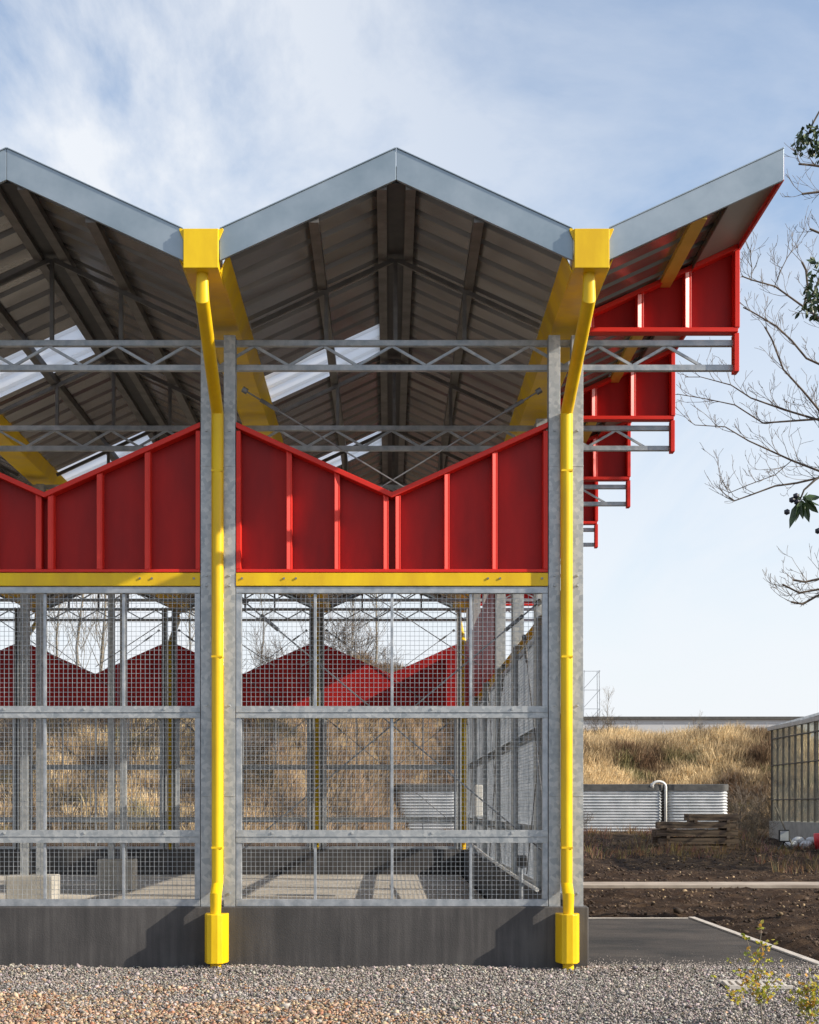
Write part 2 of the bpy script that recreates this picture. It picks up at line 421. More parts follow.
def rib(m, x, yf, yb, z0, zt, k=1.0):
    """pressed rib: a lip in front on the left that slopes back to a flat face on the right"""
    pts = [(x - .030*k, yb), (x - .030*k, yf), (x - .024*k, yf), (x + .010*k, yf + .019*k), (x + .030*k, yf + .019*k), (x + .030*k, yb)]
    n = len(pts); vs = [(a, b, z0) for a, b in pts] + [(a, b, zt(a)) for a, b in pts]
    m.add(vs, [tuple(range(n-1, -1, -1)), tuple(range(n, 2*n))] + [(i, (i+1) % n, (i+1) % n + n, i + n) for i in range(n)])
    return m
def red_parts(parent, vshape):
    e = 1.56; zt = lambda x: (4.765 + .449 * abs(x)) if vshape else 5.42; 
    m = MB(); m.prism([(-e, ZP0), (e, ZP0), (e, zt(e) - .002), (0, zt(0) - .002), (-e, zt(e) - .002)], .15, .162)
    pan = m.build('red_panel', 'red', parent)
    m = MB()
    t = .055
    m.box(-e, e, .005, .148, ZP0, ZP0 + .03)
    for s in (-1, 1):
        pts = [(0, zt(0) - t), (s*e, zt(e) - t), (s*e, zt(e)), (0, zt(0))]
        m.prism(pts if s > 0 else pts[::-1], -.004, .148)
        x0, x1 = sorted((s*e, s*(e - .045)))
        m.box(x0, x1, .005, .148, ZP0 + .031, zt(e) - t - .03)
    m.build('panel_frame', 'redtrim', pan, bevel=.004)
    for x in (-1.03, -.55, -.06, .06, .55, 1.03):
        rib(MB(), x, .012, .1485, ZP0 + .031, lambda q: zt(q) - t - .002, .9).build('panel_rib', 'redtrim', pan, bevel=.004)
    return pan
scr = screen_frame().build('mesh_screen', 'galv', shed, bevel=.003)
cross_rail(1.255, 1.385).build('cross_rail', 'galv2', scr, bevel=.002)
cross_rail(2.505, 2.625).build('cross_rail', 'galv2', scr, bevel=.002)
wires().build('wire_mesh', 'galv', scr)
redv = red_parts(shed, True)
redr = red_parts(shed, False)
mb = MB(); mb.box(-1.56, 1.56, -.006, .012, 3.826, 3.955).box(-1.56, 1.56, .012, .09, 3.943, 3.955).box(-1.56, 1.56, .012, .09, 3.826, 3.838)
yb = mb.build('yellow_beam', 'yellow', shed, bevel=.003)
mb = MB()
for x in (-1.5, -1.08, -.96, .96, 1.08, 1.5): mb.tube([(x, -.016, 3.9), (x, -.006, 3.9)], .011, 8)
mb.build('bolt', 'pipebit', yb)
bays = []
for j in range(4): bays.append((BX[j], 0, 0, 1, redv))
for j in range(4): bays.append((BX[j], YB + .15, math.pi, 1, redv))
for k in range(NB): bays.append((1.94, BY * (k + .5) + (.04 if k == 0 else 0), math.pi / 2, .975 if k else .95, redr))
first = {}
for (x, y, rz, sx, rp) in bays:
    for proto in (scr, yb, rp):
        if proto is redr and y < BY * 3: continue       # the near side bays are open above the beam
        if proto not in first: first[proto] = 1; o = proto
        else: o = copy_tree(proto, shed)
        o.location = (x, y, 0); o.rotation_euler.z = rz; o.scale = (sx, 1, 1)

# trusses
XL = -12.3; XE = 3.48
def truss():
    m = MB(); m.box(XL, XE, -.03, .03, 6.28, 6.34).box(XL, XE, -.03, .03, 6.03, 6.09)
    return m
def web():
    m = MB(); p = .348; n = 0
    x = .03
    k0 = int(math.floor((XL - .03) / p)) + 1
    for k in range(k0, 10):
        x0 = .03 + p * k; x1 = x0 + p
        if x1 > XE: break
        za, zb = (6.285, 6.085) if k % 2 == 0 else (6.085, 6.285)
        m.bar((x0, 0, za), (x1, 0, zb), .026, .026)
    return m
def rafters():
    m = MB()
    for r in RX:
        for dx in (-.70, 0, .70):
            m.box(r + dx - .02, r + dx + .02, -.02, .02, 6.341, ZR - .135 - SL * abs(dx))
        for s in (-1, 1):
            m.bar((r + s * .02, 0, ZR - .145), (r + s * 1.46, 0, ZR - .145 - SL * 1.46), .035, .045)
    return m
tr = truss().build('truss', 'galv', shed, bevel=.004); web().build('truss_web', 'galv', tr)
rf = rafters().build('rafter', 'purlin', shed)
# truss end plate + fins
def fin(parent):
    x0, x1 = 1.99, 3.51; zt = lambda x: ZR - .02 - SL * (3.51 - x); zb = 6.40
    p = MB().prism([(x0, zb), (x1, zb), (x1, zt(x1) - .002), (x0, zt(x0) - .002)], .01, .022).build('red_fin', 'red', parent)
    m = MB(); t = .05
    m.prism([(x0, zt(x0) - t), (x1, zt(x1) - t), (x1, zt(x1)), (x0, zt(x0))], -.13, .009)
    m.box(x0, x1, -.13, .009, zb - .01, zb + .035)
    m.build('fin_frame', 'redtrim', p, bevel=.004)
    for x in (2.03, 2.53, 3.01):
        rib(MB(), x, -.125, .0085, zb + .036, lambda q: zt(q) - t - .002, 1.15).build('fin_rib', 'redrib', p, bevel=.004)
    MB().box(3.475, 3.525, -.11, .03, 6.0, 6.388).box(3.475, 3.525, -.135, .0085, 6.436, zt(3.475) - t - .002).build('fin_post', 'redtrim', p, bevel=.004)
    return p
fn = fin(shed)
for k in range(NB + 1):
    for proto in (tr, rf, fn):
        if proto is rf and k > NB: continue
        o = proto if k == 0 else copy_tree(proto, shed)
        o.location.y = BY * k + .2

# purlins under the sheets
Y0R, Y1R = -1.56, YB + 1.7
def purlin(x, zt, mat='purlin', w=.03, d=.15):
    m = MB().box(x - w, x + w, Y0R, Y1R, zt - d, zt)
    return m.build('purlin', mat, shed)
for r in RX:
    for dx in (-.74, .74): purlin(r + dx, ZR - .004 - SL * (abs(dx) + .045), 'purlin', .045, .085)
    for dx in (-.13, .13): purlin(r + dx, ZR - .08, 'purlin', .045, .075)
    MB().box(r - .09, r + .09, Y0R, Y1R, ZR - .10, ZR - .085).build('ridge_gap_shade', 'black', shed)  # black strip painted in for the deep shade between the ridge purlins
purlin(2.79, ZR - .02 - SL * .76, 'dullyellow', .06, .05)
MB().box(3.045, 3.055, Y0R, Y1R, ZR - .28, ZR - .22).build('soffit_trim', 'purlin', shed)
m = MB(); s0 = ZR - .02 - SL * (3.51 - 3.06)
m.add([(3.06, Y0R, s0), (3.515, Y0R, s0 + SL * .455), (3.515, Y1R, s0 + SL * .455), (3.06, Y1R, s0)], [(0, 1, 2, 3)])
m.build('soffit', 'soffit', shed, solid=.004)
MB().prism([(3.517, ZR - .075), (3.545, ZR - .065), (3.545, ZR + .15), (3.517, ZR + .15)], Y0R + .02, Y1R).build('barge_flashing', 'redtrim', shed)

# roof sheets with trapezoid ribs running down the slope
def prof(y0, y1):
    p = .42; pts = []
    k = math.floor(y0 / p)
    while k * p < y1:
        b = k * p
        for dy, dz in ((0, 0), (.285, 0), (.30, .05), (.40, .05)):
            y = b + dy
            if y0 < y < y1: pts.append((y, dz))
        k += 1
    return [(y0, pts[0][1])] + pts + [(y1, pts[-1][1])]
def slope_sheet(xr, s, y0, y1, name, mat):
    L = 1.56; pr = prof(y0, y1); m = MB(); n = len(pr)
    vs = [(xr, y, ZR + dz) for y, dz in pr] + [(xr + s * L, y, ZR - SL * L + dz) for y, dz in pr]
    m.add(vs, [(i, i+1, i+1+n, i+n) if s > 0 else (i+n, i+1+n, i+1, i) for i in range(n-1)])
    return m.build(name, mat, shed, solid=.002)
sky_y = [(2.45, 3.5), (7.25, 8.3), (12.05, 13.1), (16.9, 17.95)]
for r in RX:
    y = Y0R
    for a, b in sky_y:
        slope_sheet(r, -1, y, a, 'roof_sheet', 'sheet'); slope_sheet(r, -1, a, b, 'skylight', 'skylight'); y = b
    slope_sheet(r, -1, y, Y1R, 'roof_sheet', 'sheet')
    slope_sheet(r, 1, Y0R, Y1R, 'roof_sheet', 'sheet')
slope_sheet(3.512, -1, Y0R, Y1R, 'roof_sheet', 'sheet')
for r in RX:
    MB().prism([(r - .2, ZR + .045 - SL*.2), (r, ZR + .045), (r + .2, ZR + .045 - SL*.2), (r, ZR + .055)], Y0R, Y1R).build('ridge_cap', 'fascia', shed)

# fascias
def fascia(xr, s, y, xl=1.575):
    zt = 7.495; h = .278
    pts = [(xr, zt - h), (xr + s * xl, zt - h - SL * xl), (xr + s * xl, zt - SL * xl), (xr, zt)]
    if s < 0: pts = pts[::-1]
    m = MB().prism(pts, y - .02, y + .015)
    pts2 = [(xr, zt), (xr + s * xl, zt - SL * xl), (xr + s * xl, zt - SL * xl + .012), (xr, zt + .012)]
    if s < 0: pts2 = pts2[::-1]
    m.prism(pts2, y - .03, y + .12)
    m.build('fascia', 'fascia', shed, bevel=.003)
for yy in (-1.585, Y1R + .03):
    for r in RX:
        fascia(r - .002, -1, yy); fascia(r + .002, 1, yy)
    fascia(3.527, -1, yy, 1.56)

# gutters with hoppers
for x in [p + .035 for p in PX]:
    w = .15; zb = 6.43; m = MB()
    # trough
    m.box(x - w, x + w, Y0R + .2, Y1R, zb, zb + .01)
    for s in (-1, 1):
        pts = [(x + s*w, zb), (x + s*(w + .012), zb), (x + s*(w + .085), zb + .168), (x + s*(w + .073), zb + .168)]
        m.prism(pts if s > 0 else pts[::-1], Y0R + .06, Y1R)
    gt = m.build('gutter', 'yellow', shed, bevel=.002)
    m = MB(); W = .155; yf = -1.66
    m.box(x - W, x + W, yf, yf + .012, 6.41, 6.76)
    m.box(x - W, x + W, yf + .012, -1.1, 6.41, 6.422)
    for s in (-1, 1):
        x0, x1 = sorted((x + s*W, x + s*(W - .012)))
        m.add([(x0, yf + .012, 6.422), (x1, yf + .012, 6.422), (x1, -1.1, 6.422), (x0, -1.1, 6.422), (x0, yf + .012, 6.765), (x1, yf + .012, 6.765), (x1, -1.45, 6.765), (x0, -1.45, 6.765)],
              [(3,2,1,0),(4,5,6,7),(0,1,5,4),(1,2,6,5),(2,3,7,6),(3,0,4,7)])
        pts = [(x + s*W, 6.66), (x + s*(W + .045), 6.765), (x + s*(W + .035), 6.775), (x + s*(W - .01), 6.762)]
        m.prism(pts if s > 0 else pts[::-1], yf + .03, -1.61)
    m.build('hopper', 'yellow', gt, bevel=.004)
# downpipes (front), with outlet boxes
def downpipe(x):
    r = .052; y1 = -.045; xh = x + .03
    m = MB(); m.tube([(xh, -1.5, 6.41), (xh, -1.5, 6.19), (x, y1, 5.54), (x, y1, .86), (x, -.20, .74), (x, -.20, .56)], r, 24, sharp=True)
    p = m.build('downpipe', 'yellow', shed, smooth=False)
    for pl_ in p.data.polygons: pl_.use_smooth = len(pl_.vertices) == 4
    bm = [(-.115, -.055), (-.115, -.14), (-.075, -.29), (-.03, -.31), (.03, -.31), (.075, -.29), (.115, -.14), (.115, -.055)]
    pts = [(x + a, b) for a, b in bm]; n = len(pts)
    m = MB(); vs = [(a, b, .075) for a, b in pts] + [(a, b, .56) for a, b in pts]
    m.add(vs, [tuple(range(n-1, -1, -1)), tuple(range(n, 2*n))] + [(i, (i+1) % n, (i+1) % n + n, i + n) for i in range(n)])
    m.tube([(x, -.19, -.05), (x, -.19, .075)], .055, 16)
    m.build('outlet_box', 'yellow', p, bevel=.006)
    m = MB()
    for z in (1.2, 3.1, 4.95): m.box(x - .056, x + .056, -.104, .02, z, z + .02)
    m.build('pipe_bracket', 'yellow', p)
    return p
for x in PX:
    p = downpipe(x); q = copy_tree(p, shed); q.rotation_euler.z = math.pi; q.location = (2 * x, YB + .15, 0)

# cable bracing, front and back bays
def cable(a, b, r=.008):
    m = MB(); m.tube([a, b], r, 6); a = Vector(a); b = Vector(b); d = (b - a)
    m.tube([a + d * .06, a + d * .12], .02, 8); m.tube([a, a + d * .015], .03, 6)
    return m.build('brace_cable', 'cable', shed)
for yy, zs in ((.27, (3.72, 1.18)), (.27, (5.87, 4.02)), (BY * 6 - .03, (3.72, 1.2)), (BY * 6 - .03, (5.8, 3.6)), (BY * 3 + .2, (6.0, 4.0))):
    for j in range(3):
        if j == 1 and yy < 1: continue
        xa, xb = BX[j] - 1.52, BX[j] + 1.52
        cable((xa, yy, zs[0]), (xb, yy, zs[1])); cable((xb, yy + .03, zs[0]), (xa, yy + .03, zs[1]))
for k in (0, 2, 4):
    cable((1.68, BY*k + .2, 3.7), (1.68, BY*(k+1) - .1, .8)); cable((1.65, BY*(k+1) - .1, 3.7), (1.65, BY*k + .2, .8))
# conduits and boxes on the inner side of the right wall
m = MB(); m.tube([(1.60, 1.2, .72), (1.60, 4.5, .74), (1.60, 9, .80), (1.62, 15, .9)], .022, 8)
tag(m.build('white_conduit', 'white'), 'white conduit pipe low along the inside of the right mesh wall', 'pipe')
bx = MB().box(1.50, 1.62, 10.9, 11.3, 1.45, 2.0).build('control_box', 'white', bevel=.01)
tag(bx, 'white control box fixed high on the inside of the right wall', 'control box')
bx = empty('socket_box', (1.55, 2.55, .98)); tag(bx, 'small black socket box on its post inside the right wall', 'socket box')
MB().box(-.05, .06, -.06, .06, -.07, .07).build('box_body', 'black', bx, bevel=.01); MB().tube([(0, 0, -.95), (0, 0, -.06)], .018, 8).build('post', 'galv', bx)

# ------------------------------------------------------------------ drain grate
m = MB(); m.box(-.28, .28, -.22, -.195, 0, .035).box(-.28, .28, .195, .22, 0, .035)
for i in range(9):
    x = -.25 + .0625 * i; m.bar((x - .02, -.194, .015), (x + .02, .194, .015), .034, .03)
dg = m.build('drain_grate', 'kerb', bevel=.003); dg.location = (3.27, -1.6, .012)
tag(dg, 'pale slatted drain grate lying in the gravel at right', 'grate')

# ------------------------------------------------------------------ tanks
def tank(x0, x1, y, z0, h, label):
    cx = (x0 + x1) / 2; w = (x1 - x0) / 2; rr = min(w, .28); e = empty('water_tank', (cx, y, z0))
    tag(e, label, 'water tank', 'corrugated tanks below the bank')
    outl = []
    for qx, qy, a0 in ((w - rr, 1.3 - rr, 0), (-w + rr, 1.3 - rr, 90), (-w + rr, -1.3 + rr, 180), (w - rr, -1.3 + rr, 270)):
        for i in range(9):
            a = R(a0 + i * 11.25); outl.append((qx + rr * math.cos(a), qy + rr * math.sin(a), math.cos(a), math.sin(a)))
    n = len(outl); rings = []; rows = 16 * 6
    m = MB(); vs = []
    for i in range(rows + 1):
        z = h * i / rows; o = .028 * math.cos(i / 6 * 2 * math.pi)
        vs += [(x + o*c, yy + o*s_, z) for x, yy, c, s_ in outl]
    fs = [(i*n + j, i*n + (j+1) % n, (i+1)*n + (j+1) % n, (i+1)*n + j) for i in range(rows) for j in range(n)]
    m.add(vs, fs).build('tank_wall', 'tank', e, smooth=True)
    m = MB(); vs = []
    for z, o in ((h - .01, .06), (h + .24, .06), (h + .26, .0)): vs += [(x + o*c, yy + o*s_, z) for x, yy, c, s_ in outl]
    m.add(vs, [(i*n + j, i*n + (j+1) % n, (i+1)*n + (j+1) % n, (i+1)*n + j) for i in range(2) for j in range(n)] + [tuple(range(2*n, 3*n)), tuple(range(n-1, -1, -1))])
    m.build('tank_lid', 'tankrim', e)
    return e
yt = 50.6
tank(6.6, 11.72, yt, .35, 2.0, 'long corrugated steel tank with dark lid, left of the white pipe')
tank(11.98, 14.55, yt, .35, 2.0, 'short corrugated steel tank with dark lid, behind the sleeper pile')
tank(.35, 3.0, yt, .35, 2.0, 'corrugated steel tank seen through the mesh below the bank')
m = MB(); pts = [(11.3, yt - 1.1, 2.6)] + [(11.55 + .3 * math.cos(a), yt - 1.35, 2.5 + .22 * math.sin(a)) for a in [math.pi * (1 - i / 8) for i in range(9)]] + [(11.85, yt - 1.35, .4)]
tag(m.tube(pts, .06, 10).build('overflow_pipe', 'white', smooth=True), 'pale bent pipe between the two outdoor tanks', 'pipe')

# ------------------------------------------------------------------ sleepers
def sleeper(L, w, h):
    m = MB(); nseg = 8; rs = []
    for i in range(nseg + 1):
        x = -L/2 + L * i / nseg; j = lambda: random.uniform(-.012, .012)
        rs.append([(x + j(), -w/2 + j(), j() - h/2), (x + j(), w/2 + j(), -h/2 + j()), (x + j(), w/2 + j(), h/2 + j()), (x + j(), -w/2 + j(), h/2 + j())])
    vs = [p for r_ in rs for p in r_]
    fs = [(i*4 + k, i*4 + (k+1) % 4, i*4 + 4 + (k+1) % 4, i*4 + 4 + k) for i in range(nseg) for k in range(4)] + [(3, 2, 1, 0), tuple(nseg*4 + k for k in range(4))]
    m.add(vs, fs)
    return m.build('railway_sleeper', 'timber')
pos = ['bottom', 'second', 'third', 'top']
zc = .17
ys_ = 33.8
for lay in range(5):
    if lay == 4: L, xo, cnt = 1.6, .45, 2
    else: L, xo, cnt = 2.55, 0, 3
    for r_ in range(cnt):
        o = sleeper(L + random.uniform(-.08, .08), .27, .20)
        o.location = (10.05 + xo + random.uniform(-.08, .08), ys_ + .42 * r_ + random.uniform(-.03, .03), .27 + lay * .255); o.rotation_euler = (random.uniform(-.03, .03), random.uniform(-.012, .012), random.uniform(-.03, .03))
        lname = ['bottom layer', 'second layer up', 'middle layer', 'layer under the top', 'top layer'][lay]
        rn = ['front', 'middle', 'back'][r_]
        tag(o, f'old dark timber sleeper, {rn} one of the {lname} of the pile', 'sleeper', 'sleepers stacked on the soil')
    if lay < 4:
        for xb in (-1.0, .95) if lay < 3 else (-.1, .95):
            o = MB().box(-.05, .05, -.65, .65, -.045, .045).build('timber_bearer', 'timber'); o.location = (10.05 + xb, ys_ + .42, .27 + lay * .255 + .128)
            side = 'left' if xb < 0 else 'right'
            tag(o, f'short timber spacer at the {side} above the {lname} of sleepers', 'timber', 'spacers in the sleeper pile')

# ------------------------------------------------------------------ greenhouse
gh = empty('greenhouse', (18, 31, 0)); gh.location = (0, 0, 0)
tag(gh, 'glass greenhouse with dark glazing bars on a low concrete base at the right edge', 'greenhouse')
gx, gy0, gy1, gx1 = 14.45, 20.5, 42.0, 24.0; ze = 4.55; zr = 5.9; xm = (gx + gx1) / 2
MB().box(gx, gx + .2, gy0, gy1, -.1, 1.1).box(gx1 - .2, gx1, gy0, gy1, -.1, 1.1).box(gx + .2, gx1 - .2, gy1 - .2, gy1, -.1, 1.1).box(gx + .2, gx1 - .2, gy0, gy0 + .2, -.1, 1.1).build('base_wall', 'block', gh)
m = MB()
def pane(m, *p): m.add(p, [tuple(range(len(p)))])
pane(m, (gx + .1, gy0, 1.1), (gx + .1, gy1, 1.1), (gx + .1, gy1, ze), (gx + .1, gy0, ze)); pane(m, (gx1 - .1, gy0, 1.1), (gx1 - .1, gy1, 1.1), (gx1 - .1, gy1, ze), (gx1 - .1, gy0, ze))
for yy in (gy0 + .1, gy1 - .1): pane(m, (gx + .1, yy, 1.1), (gx1 - .1, yy, 1.1), (gx1 - .1, yy, ze), (xm, yy, zr), (gx + .1, yy, ze))
pane(m, (gx + .05, gy0, ze), (gx + .05, gy1, ze), (xm, gy1, zr), (xm, gy0, zr)); pane(m, (gx1 - .05, gy0, ze), (gx1 - .05, gy1, ze), (xm, gy1, zr), (xm, gy0, zr))
m.build('glazing', 'glass', gh)
m = MB(); nb = 26
for i in range(nb + 1):
    y = gy0 + .03 + (gy1 - gy0 - .06) * i / nb
    m.box(gx + .06, gx + .13, y - .025, y + .025, 1.1, ze); m.box(gx1 - .13, gx1 - .06, y - .025, y + .025, 1.1, ze)
    m.bar((gx + .05, y, ze + .02), (xm, y, zr + .02), .05, .05); m.bar((gx1 - .05, y, ze + .02), (xm, y, zr + .02), .05, .05)
for z in (1.9, 3.2, 4.2):
    m.box(gx + .05, gx + .14, gy0, gy1, z - .02, z + .02); m.box(gx1 - .14, gx1 - .05, gy0, gy1, z - .02, z + .02)
for i in range(12):
    x = gx + .1 + (gx1 - gx - .2) * i / 11
    for yy in (gy0 + .1, gy1 - .1): m.box(x - .025, x + .025, yy - .035, yy + .035, 1.1, ze + (zr - ze) * (1 - abs(x - xm) / (gx1 - xm)))
m.build('glazing_bars', 'frame', gh)
MB().box(gx - .05, gx + .1, gy0 - .1, gy1 + .1, ze - .02, ze + .12).build('eaves_gutter', 'galv', gh)
for yy in (gy0 - .06, gy1 + .02): MB().bar((gx, yy, ze + .06), (xm, yy, zr + .08), .08, .14).bar((gx1, yy, ze + .06), (xm, yy, zr + .08), .08, .14).build('verge', 'galv', gh)
# floodlight, bags, pole, tub by the greenhouse
fy = 33.0; p = at(784, 836, fy); gz = hgt(p.x, fy)
fl_ = empty('floodlight', (p.x, fy, gz)); tag(fl_, 'dark floodlight on a short tripod in front of the greenhouse', 'floodlight')
hz = p.z - gz
MB().box(-.17, .17, -.05, .05, hz - .19, hz + .2).build('lamp_housing', 'black', fl_, bevel=.02); MB().box(-.135, .135, -.056, -.051, hz - .15, hz + .16).build('lamp_glass', 'tank', fl_)
for a in (90, 210, 330): MB().tube([(0, .02, hz - .19), (.28 * math.cos(R(a)), .28 * math.sin(R(a)), 0)], .016, 6).build('leg', 'black', fl_)
for i, (px, py) in enumerate(((791, 841), (798, 839), (806, 842), (812, 840))):
    yb_ = 34.2 + .3 * (i % 2); p = at(px, py, yb_); m = MB()
    iv, it = icosa(); vs = [tuple(np.array(v) * np.array([.30, .26, .20]) * random.uniform(.85, 1.1)) for v in iv]
    m.add(vs, [tuple(t) for t in it]); o = m.build('white_sack', 'bag'); o.location = (p.x, yb_, hgt(p.x, yb_) + .14 + (.1 if i % 2 else 0))
    sb = o.modifiers.new('s', 'SUBSURF'); sb.levels = 2; sb.render_levels = 2
    tag(o, f'{["leftmost", "second from left", "second from right", "rightmost"][i]} white sack slumped against the greenhouse base', 'sack', 'white sacks by the greenhouse')
p = at(821, 847, 33.5); m = MB().tube([(0, 0, 0), (0, 0, .5), (0, 0, .52)], [.2, .24, .2], 16); o = m.build('plastic_tub', 'redplastic', smooth=True); o.location = (p.x, 33.5, hgt(p.x, 33.5)); tag(o, 'red plastic tub at the right edge by the sacks', 'tub')
a_ = at(775, 806, 34.4); b_ = at(794, 850, 34.0); b_.z = hgt(b_.x, 34.0)
tag(MB().tube([a_, b_], .03, 8).build('wooden_pole', 'bark2'), 'pale pole leaning beside the greenhouse corner', 'pole')

# ------------------------------------------------------------------ far warehouse, mast
wh = empty('warehouse', (0, 0, 0)); tag(wh, 'long pale grey flat roofed warehouse beyond the grassy bank', 'warehouse')
MB().box(14, 75, 150, 190, 0, 11.3).build('wall', 'whouse', wh); MB().box(13.8, 75.2, 149.7, 190.2, 11.3, 11.6).build('roof_edge', 'tankrim', wh)
for x in (27, 38.5, 50): MB().box(x, x + .9, 149.3, 149.99, 8.6, 8.85).build('wall_light', 'black', wh)
mast = empty('lattice_mast', (24.2, 165, 0)); tag(mast, 'thin lattice mast rising beside the far warehouse', 'mast')
for sx, sy in ((-1, -1), (1, -1), (1, 1), (-1, 1)): MB().tube([(sx * 1.1, sy * 1.1, 0), (sx * .9, sy * .9, 18)], .05, 5).build('mast_leg', 'galv', mast)
m = MB()
for i in range(8):
    z = 18 / 8 * i; m.tube([(-1, -1, z), (1, -1, z + 2.2)], .03, 4); m.box(-1, 1, -1.03, -.97, z + 2.1, z + 2.16)
m.build('mast_lattice', 'galv', mast)

# chain link fence posts on the crest
fc = empty('boundary_fence', (0, 0, 0)); tag(fc, 'thin wire fence running along the top of the bank', 'fence')
m = MB()
for i in range(30):
    x = 9 + i * 1.6; m2 = MB().tube([(x, 78, 4.8), (x, 78, 6.9)], .025, 5); m2.build('post', 'galv', fc)
for z in (5.6, 6.2, 6.85): m.tube([(9, 78, z), (57, 78, z)], .012, 4)
m.build('fence_wire', 'galv', fc)

# ------------------------------------------------------------------ dry grass on the bank and edges
def grass(name, P, hts, cols, nbl=7, spread=.16, width=.018):
    n = len(P); ang = rng.uniform(0, 2*math.pi, (n, nbl)); lean = rng.uniform(.05, .75, (n, nbl)) * hts[:, None]
    base = P[:, None, :] + np.stack([np.cos(ang)*spread*rng.random((n, nbl)), np.sin(ang)*spread*rng.random((n, nbl)), np.full((n, nbl), -.03)], 2)
    H = hts[:, None] * rng.uniform(.5, 1.1, (n, nbl))
    tip = base + np.stack([np.cos(ang)*lean + .12*H, np.sin(ang)*lean, H], 2)
    mid = base * .45 + tip * .55; mid[:, :, 2] += H * .12
    pa = rng.uniform(0, 2*math.pi, (n, nbl)); w = np.stack([np.cos(pa), np.sin(pa), np.zeros((n, nbl))], 2) * width
    VV = np.stack([base - w, base + w, mid + w*.7, mid - w*.7, tip], 2).reshape(-1, 3)
    k = np.arange(n * nbl)[:, None] * 5
    TT = np.concatenate([k + [0, 1, 2], k + [0, 2, 3], k + [3, 2, 4]])
    tint = np.repeat(cols[:, None, :] * rng.uniform(.65, 1.3, (n, nbl, 1)), 5, 1).reshape(n*nbl, 5, 3) if False else np.repeat((cols[:, None, :] * rng.uniform(.65, 1.3, (n, nbl, 1))).reshape(-1, 3), 5, 0)
    return np_mesh(name, VV, TT, 'straw', np.clip(tint, 0, 1))
def scatter(n, xr, yr, cond):
    X = rng.uniform(*xr, n); Y = rng.uniform(*yr, n); pts = []
    for x, y in zip(X, Y):
        z = hgt(x, y)
        if cond(x, y, z): pts.append((x, y, z))
    return np.array(pts)
STRAW = np.array([.72, .57, .34]); BROWN = np.array([.18, .115, .07]); GREEN = np.array([.13, .16, .05]); PINK = np.array([.30, .19, .13])
def mixcol(P, lowdark=True):
    n = len(P); c = np.zeros((n, 3))
    for i, (x, y, z) in enumerate(P):
        q = noise.fractal(Vector((x * .33, y * .33, 2)), 1, 2, 4)
        t = min(1, max(0, .58 + 1.3 * q))
        col = STRAW * t + BROWN * (1 - t)
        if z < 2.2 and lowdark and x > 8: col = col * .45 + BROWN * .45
        if noise.noise(Vector((x * .6, y * .6, 40))) > .38: col = col * .5 + GREEN * .5
        c[i] = col
    return c
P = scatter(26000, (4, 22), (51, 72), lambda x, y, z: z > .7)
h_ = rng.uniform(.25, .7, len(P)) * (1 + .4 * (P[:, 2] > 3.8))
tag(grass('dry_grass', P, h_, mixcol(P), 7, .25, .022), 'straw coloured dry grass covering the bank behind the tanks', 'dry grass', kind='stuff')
P = scatter(42000, (-13, 6), (26, 68), lambda x, y, z: z > .75)
c = mixcol(P, False); pk = np.clip((P[:, 0] + 7) / 5, 0, 1)[:, None] * .6; c = c * (1 - pk) + PINK * pk
h_ = rng.uniform(.15, .5, len(P))
q_ = np.array([noise.fractal(Vector((p[0] * .8, p[1] * .5, 17)), 1, 2, 3) for p in P]); c = c * np.clip(.72 + .9 * q_, .28, 1.1)[:, None]
tag(grass('bank_grass', P, h_, c, 7, .22, .016), 'brown and straw grass on the slope seen through the mesh screens', 'dry grass', kind='stuff')
P = scatter(2600, (2.2, 15), (21, 50), lambda x, y, z: noise.noise(Vector((x*.5, y*.3, 11))) > -.05 and (y > 27 or x > 9))
tag(grass('rough_weeds', P, rng.uniform(.12, .45, len(P)), np.clip(BROWN * 1.1 + rng.normal(0, .02, (len(P), 3)), .02, 1), 7, .2, .009), 'low brown dead weeds at the far edge of the soil', 'weeds', kind='stuff')

# ------------------------------------------------------------------ bare shrubs and trees
def twigs(m, p, d, L, r, depth, up=.15, wob=.35, fork=3, minr=.003, curve=0.5):
    pts = [Vector(p)]; rad = [r]; seg = 4; dd = Vector(d).normalized()
    bend = Vector((random.uniform(-1, 1), random.uniform(-1, 1), random.uniform(-.3, 1))) * curve
    for i in range(seg):
        dd = (dd + bend * .25 + Vector((random.gauss(0, wob), random.gauss(0, wob), random.gauss(0, wob) + up)) * .3).normalized()
        pts.append(pts[-1] + dd * L / seg); rad.append(max(minr, r * (1 - .6 * (i + 1) / seg)))
    m.tube(pts, rad, 4 if r > .012 else 3, cap=False)
    if depth <= 0: return
    for k in range(fork):
        t = random.uniform(.25, 1); i = min(seg - 1, int(t * seg)); q = pts[i].lerp(pts[i+1], t * seg - i)
        base = (pts[i+1] - pts[i]).normalized(); side = Vector((random.uniform(-1, 1), random.uniform(-1, 1), random.uniform(-.6, 1))).normalized()
        twigs(m, q, base + side * .9, L * random.uniform(.45, .75), max(minr, rad[i] * .6), depth - 1, up, wob, fork, minr, curve)
shr = []
for s_ in range(3):
    m = MB()
    for i in range(12):
        a = random.uniform(0, 2 * math.pi)
        twigs(m, (random.uniform(-.3, .3), random.uniform(-.3, .3), -.05), (math.cos(a) * .6, math.sin(a) * .6, 1), random.uniform(.8, 1.5), .016, 3, .05, .5, 3, .005)
    o = m.build('bare_shrub', 'bark'); shr.append(o)
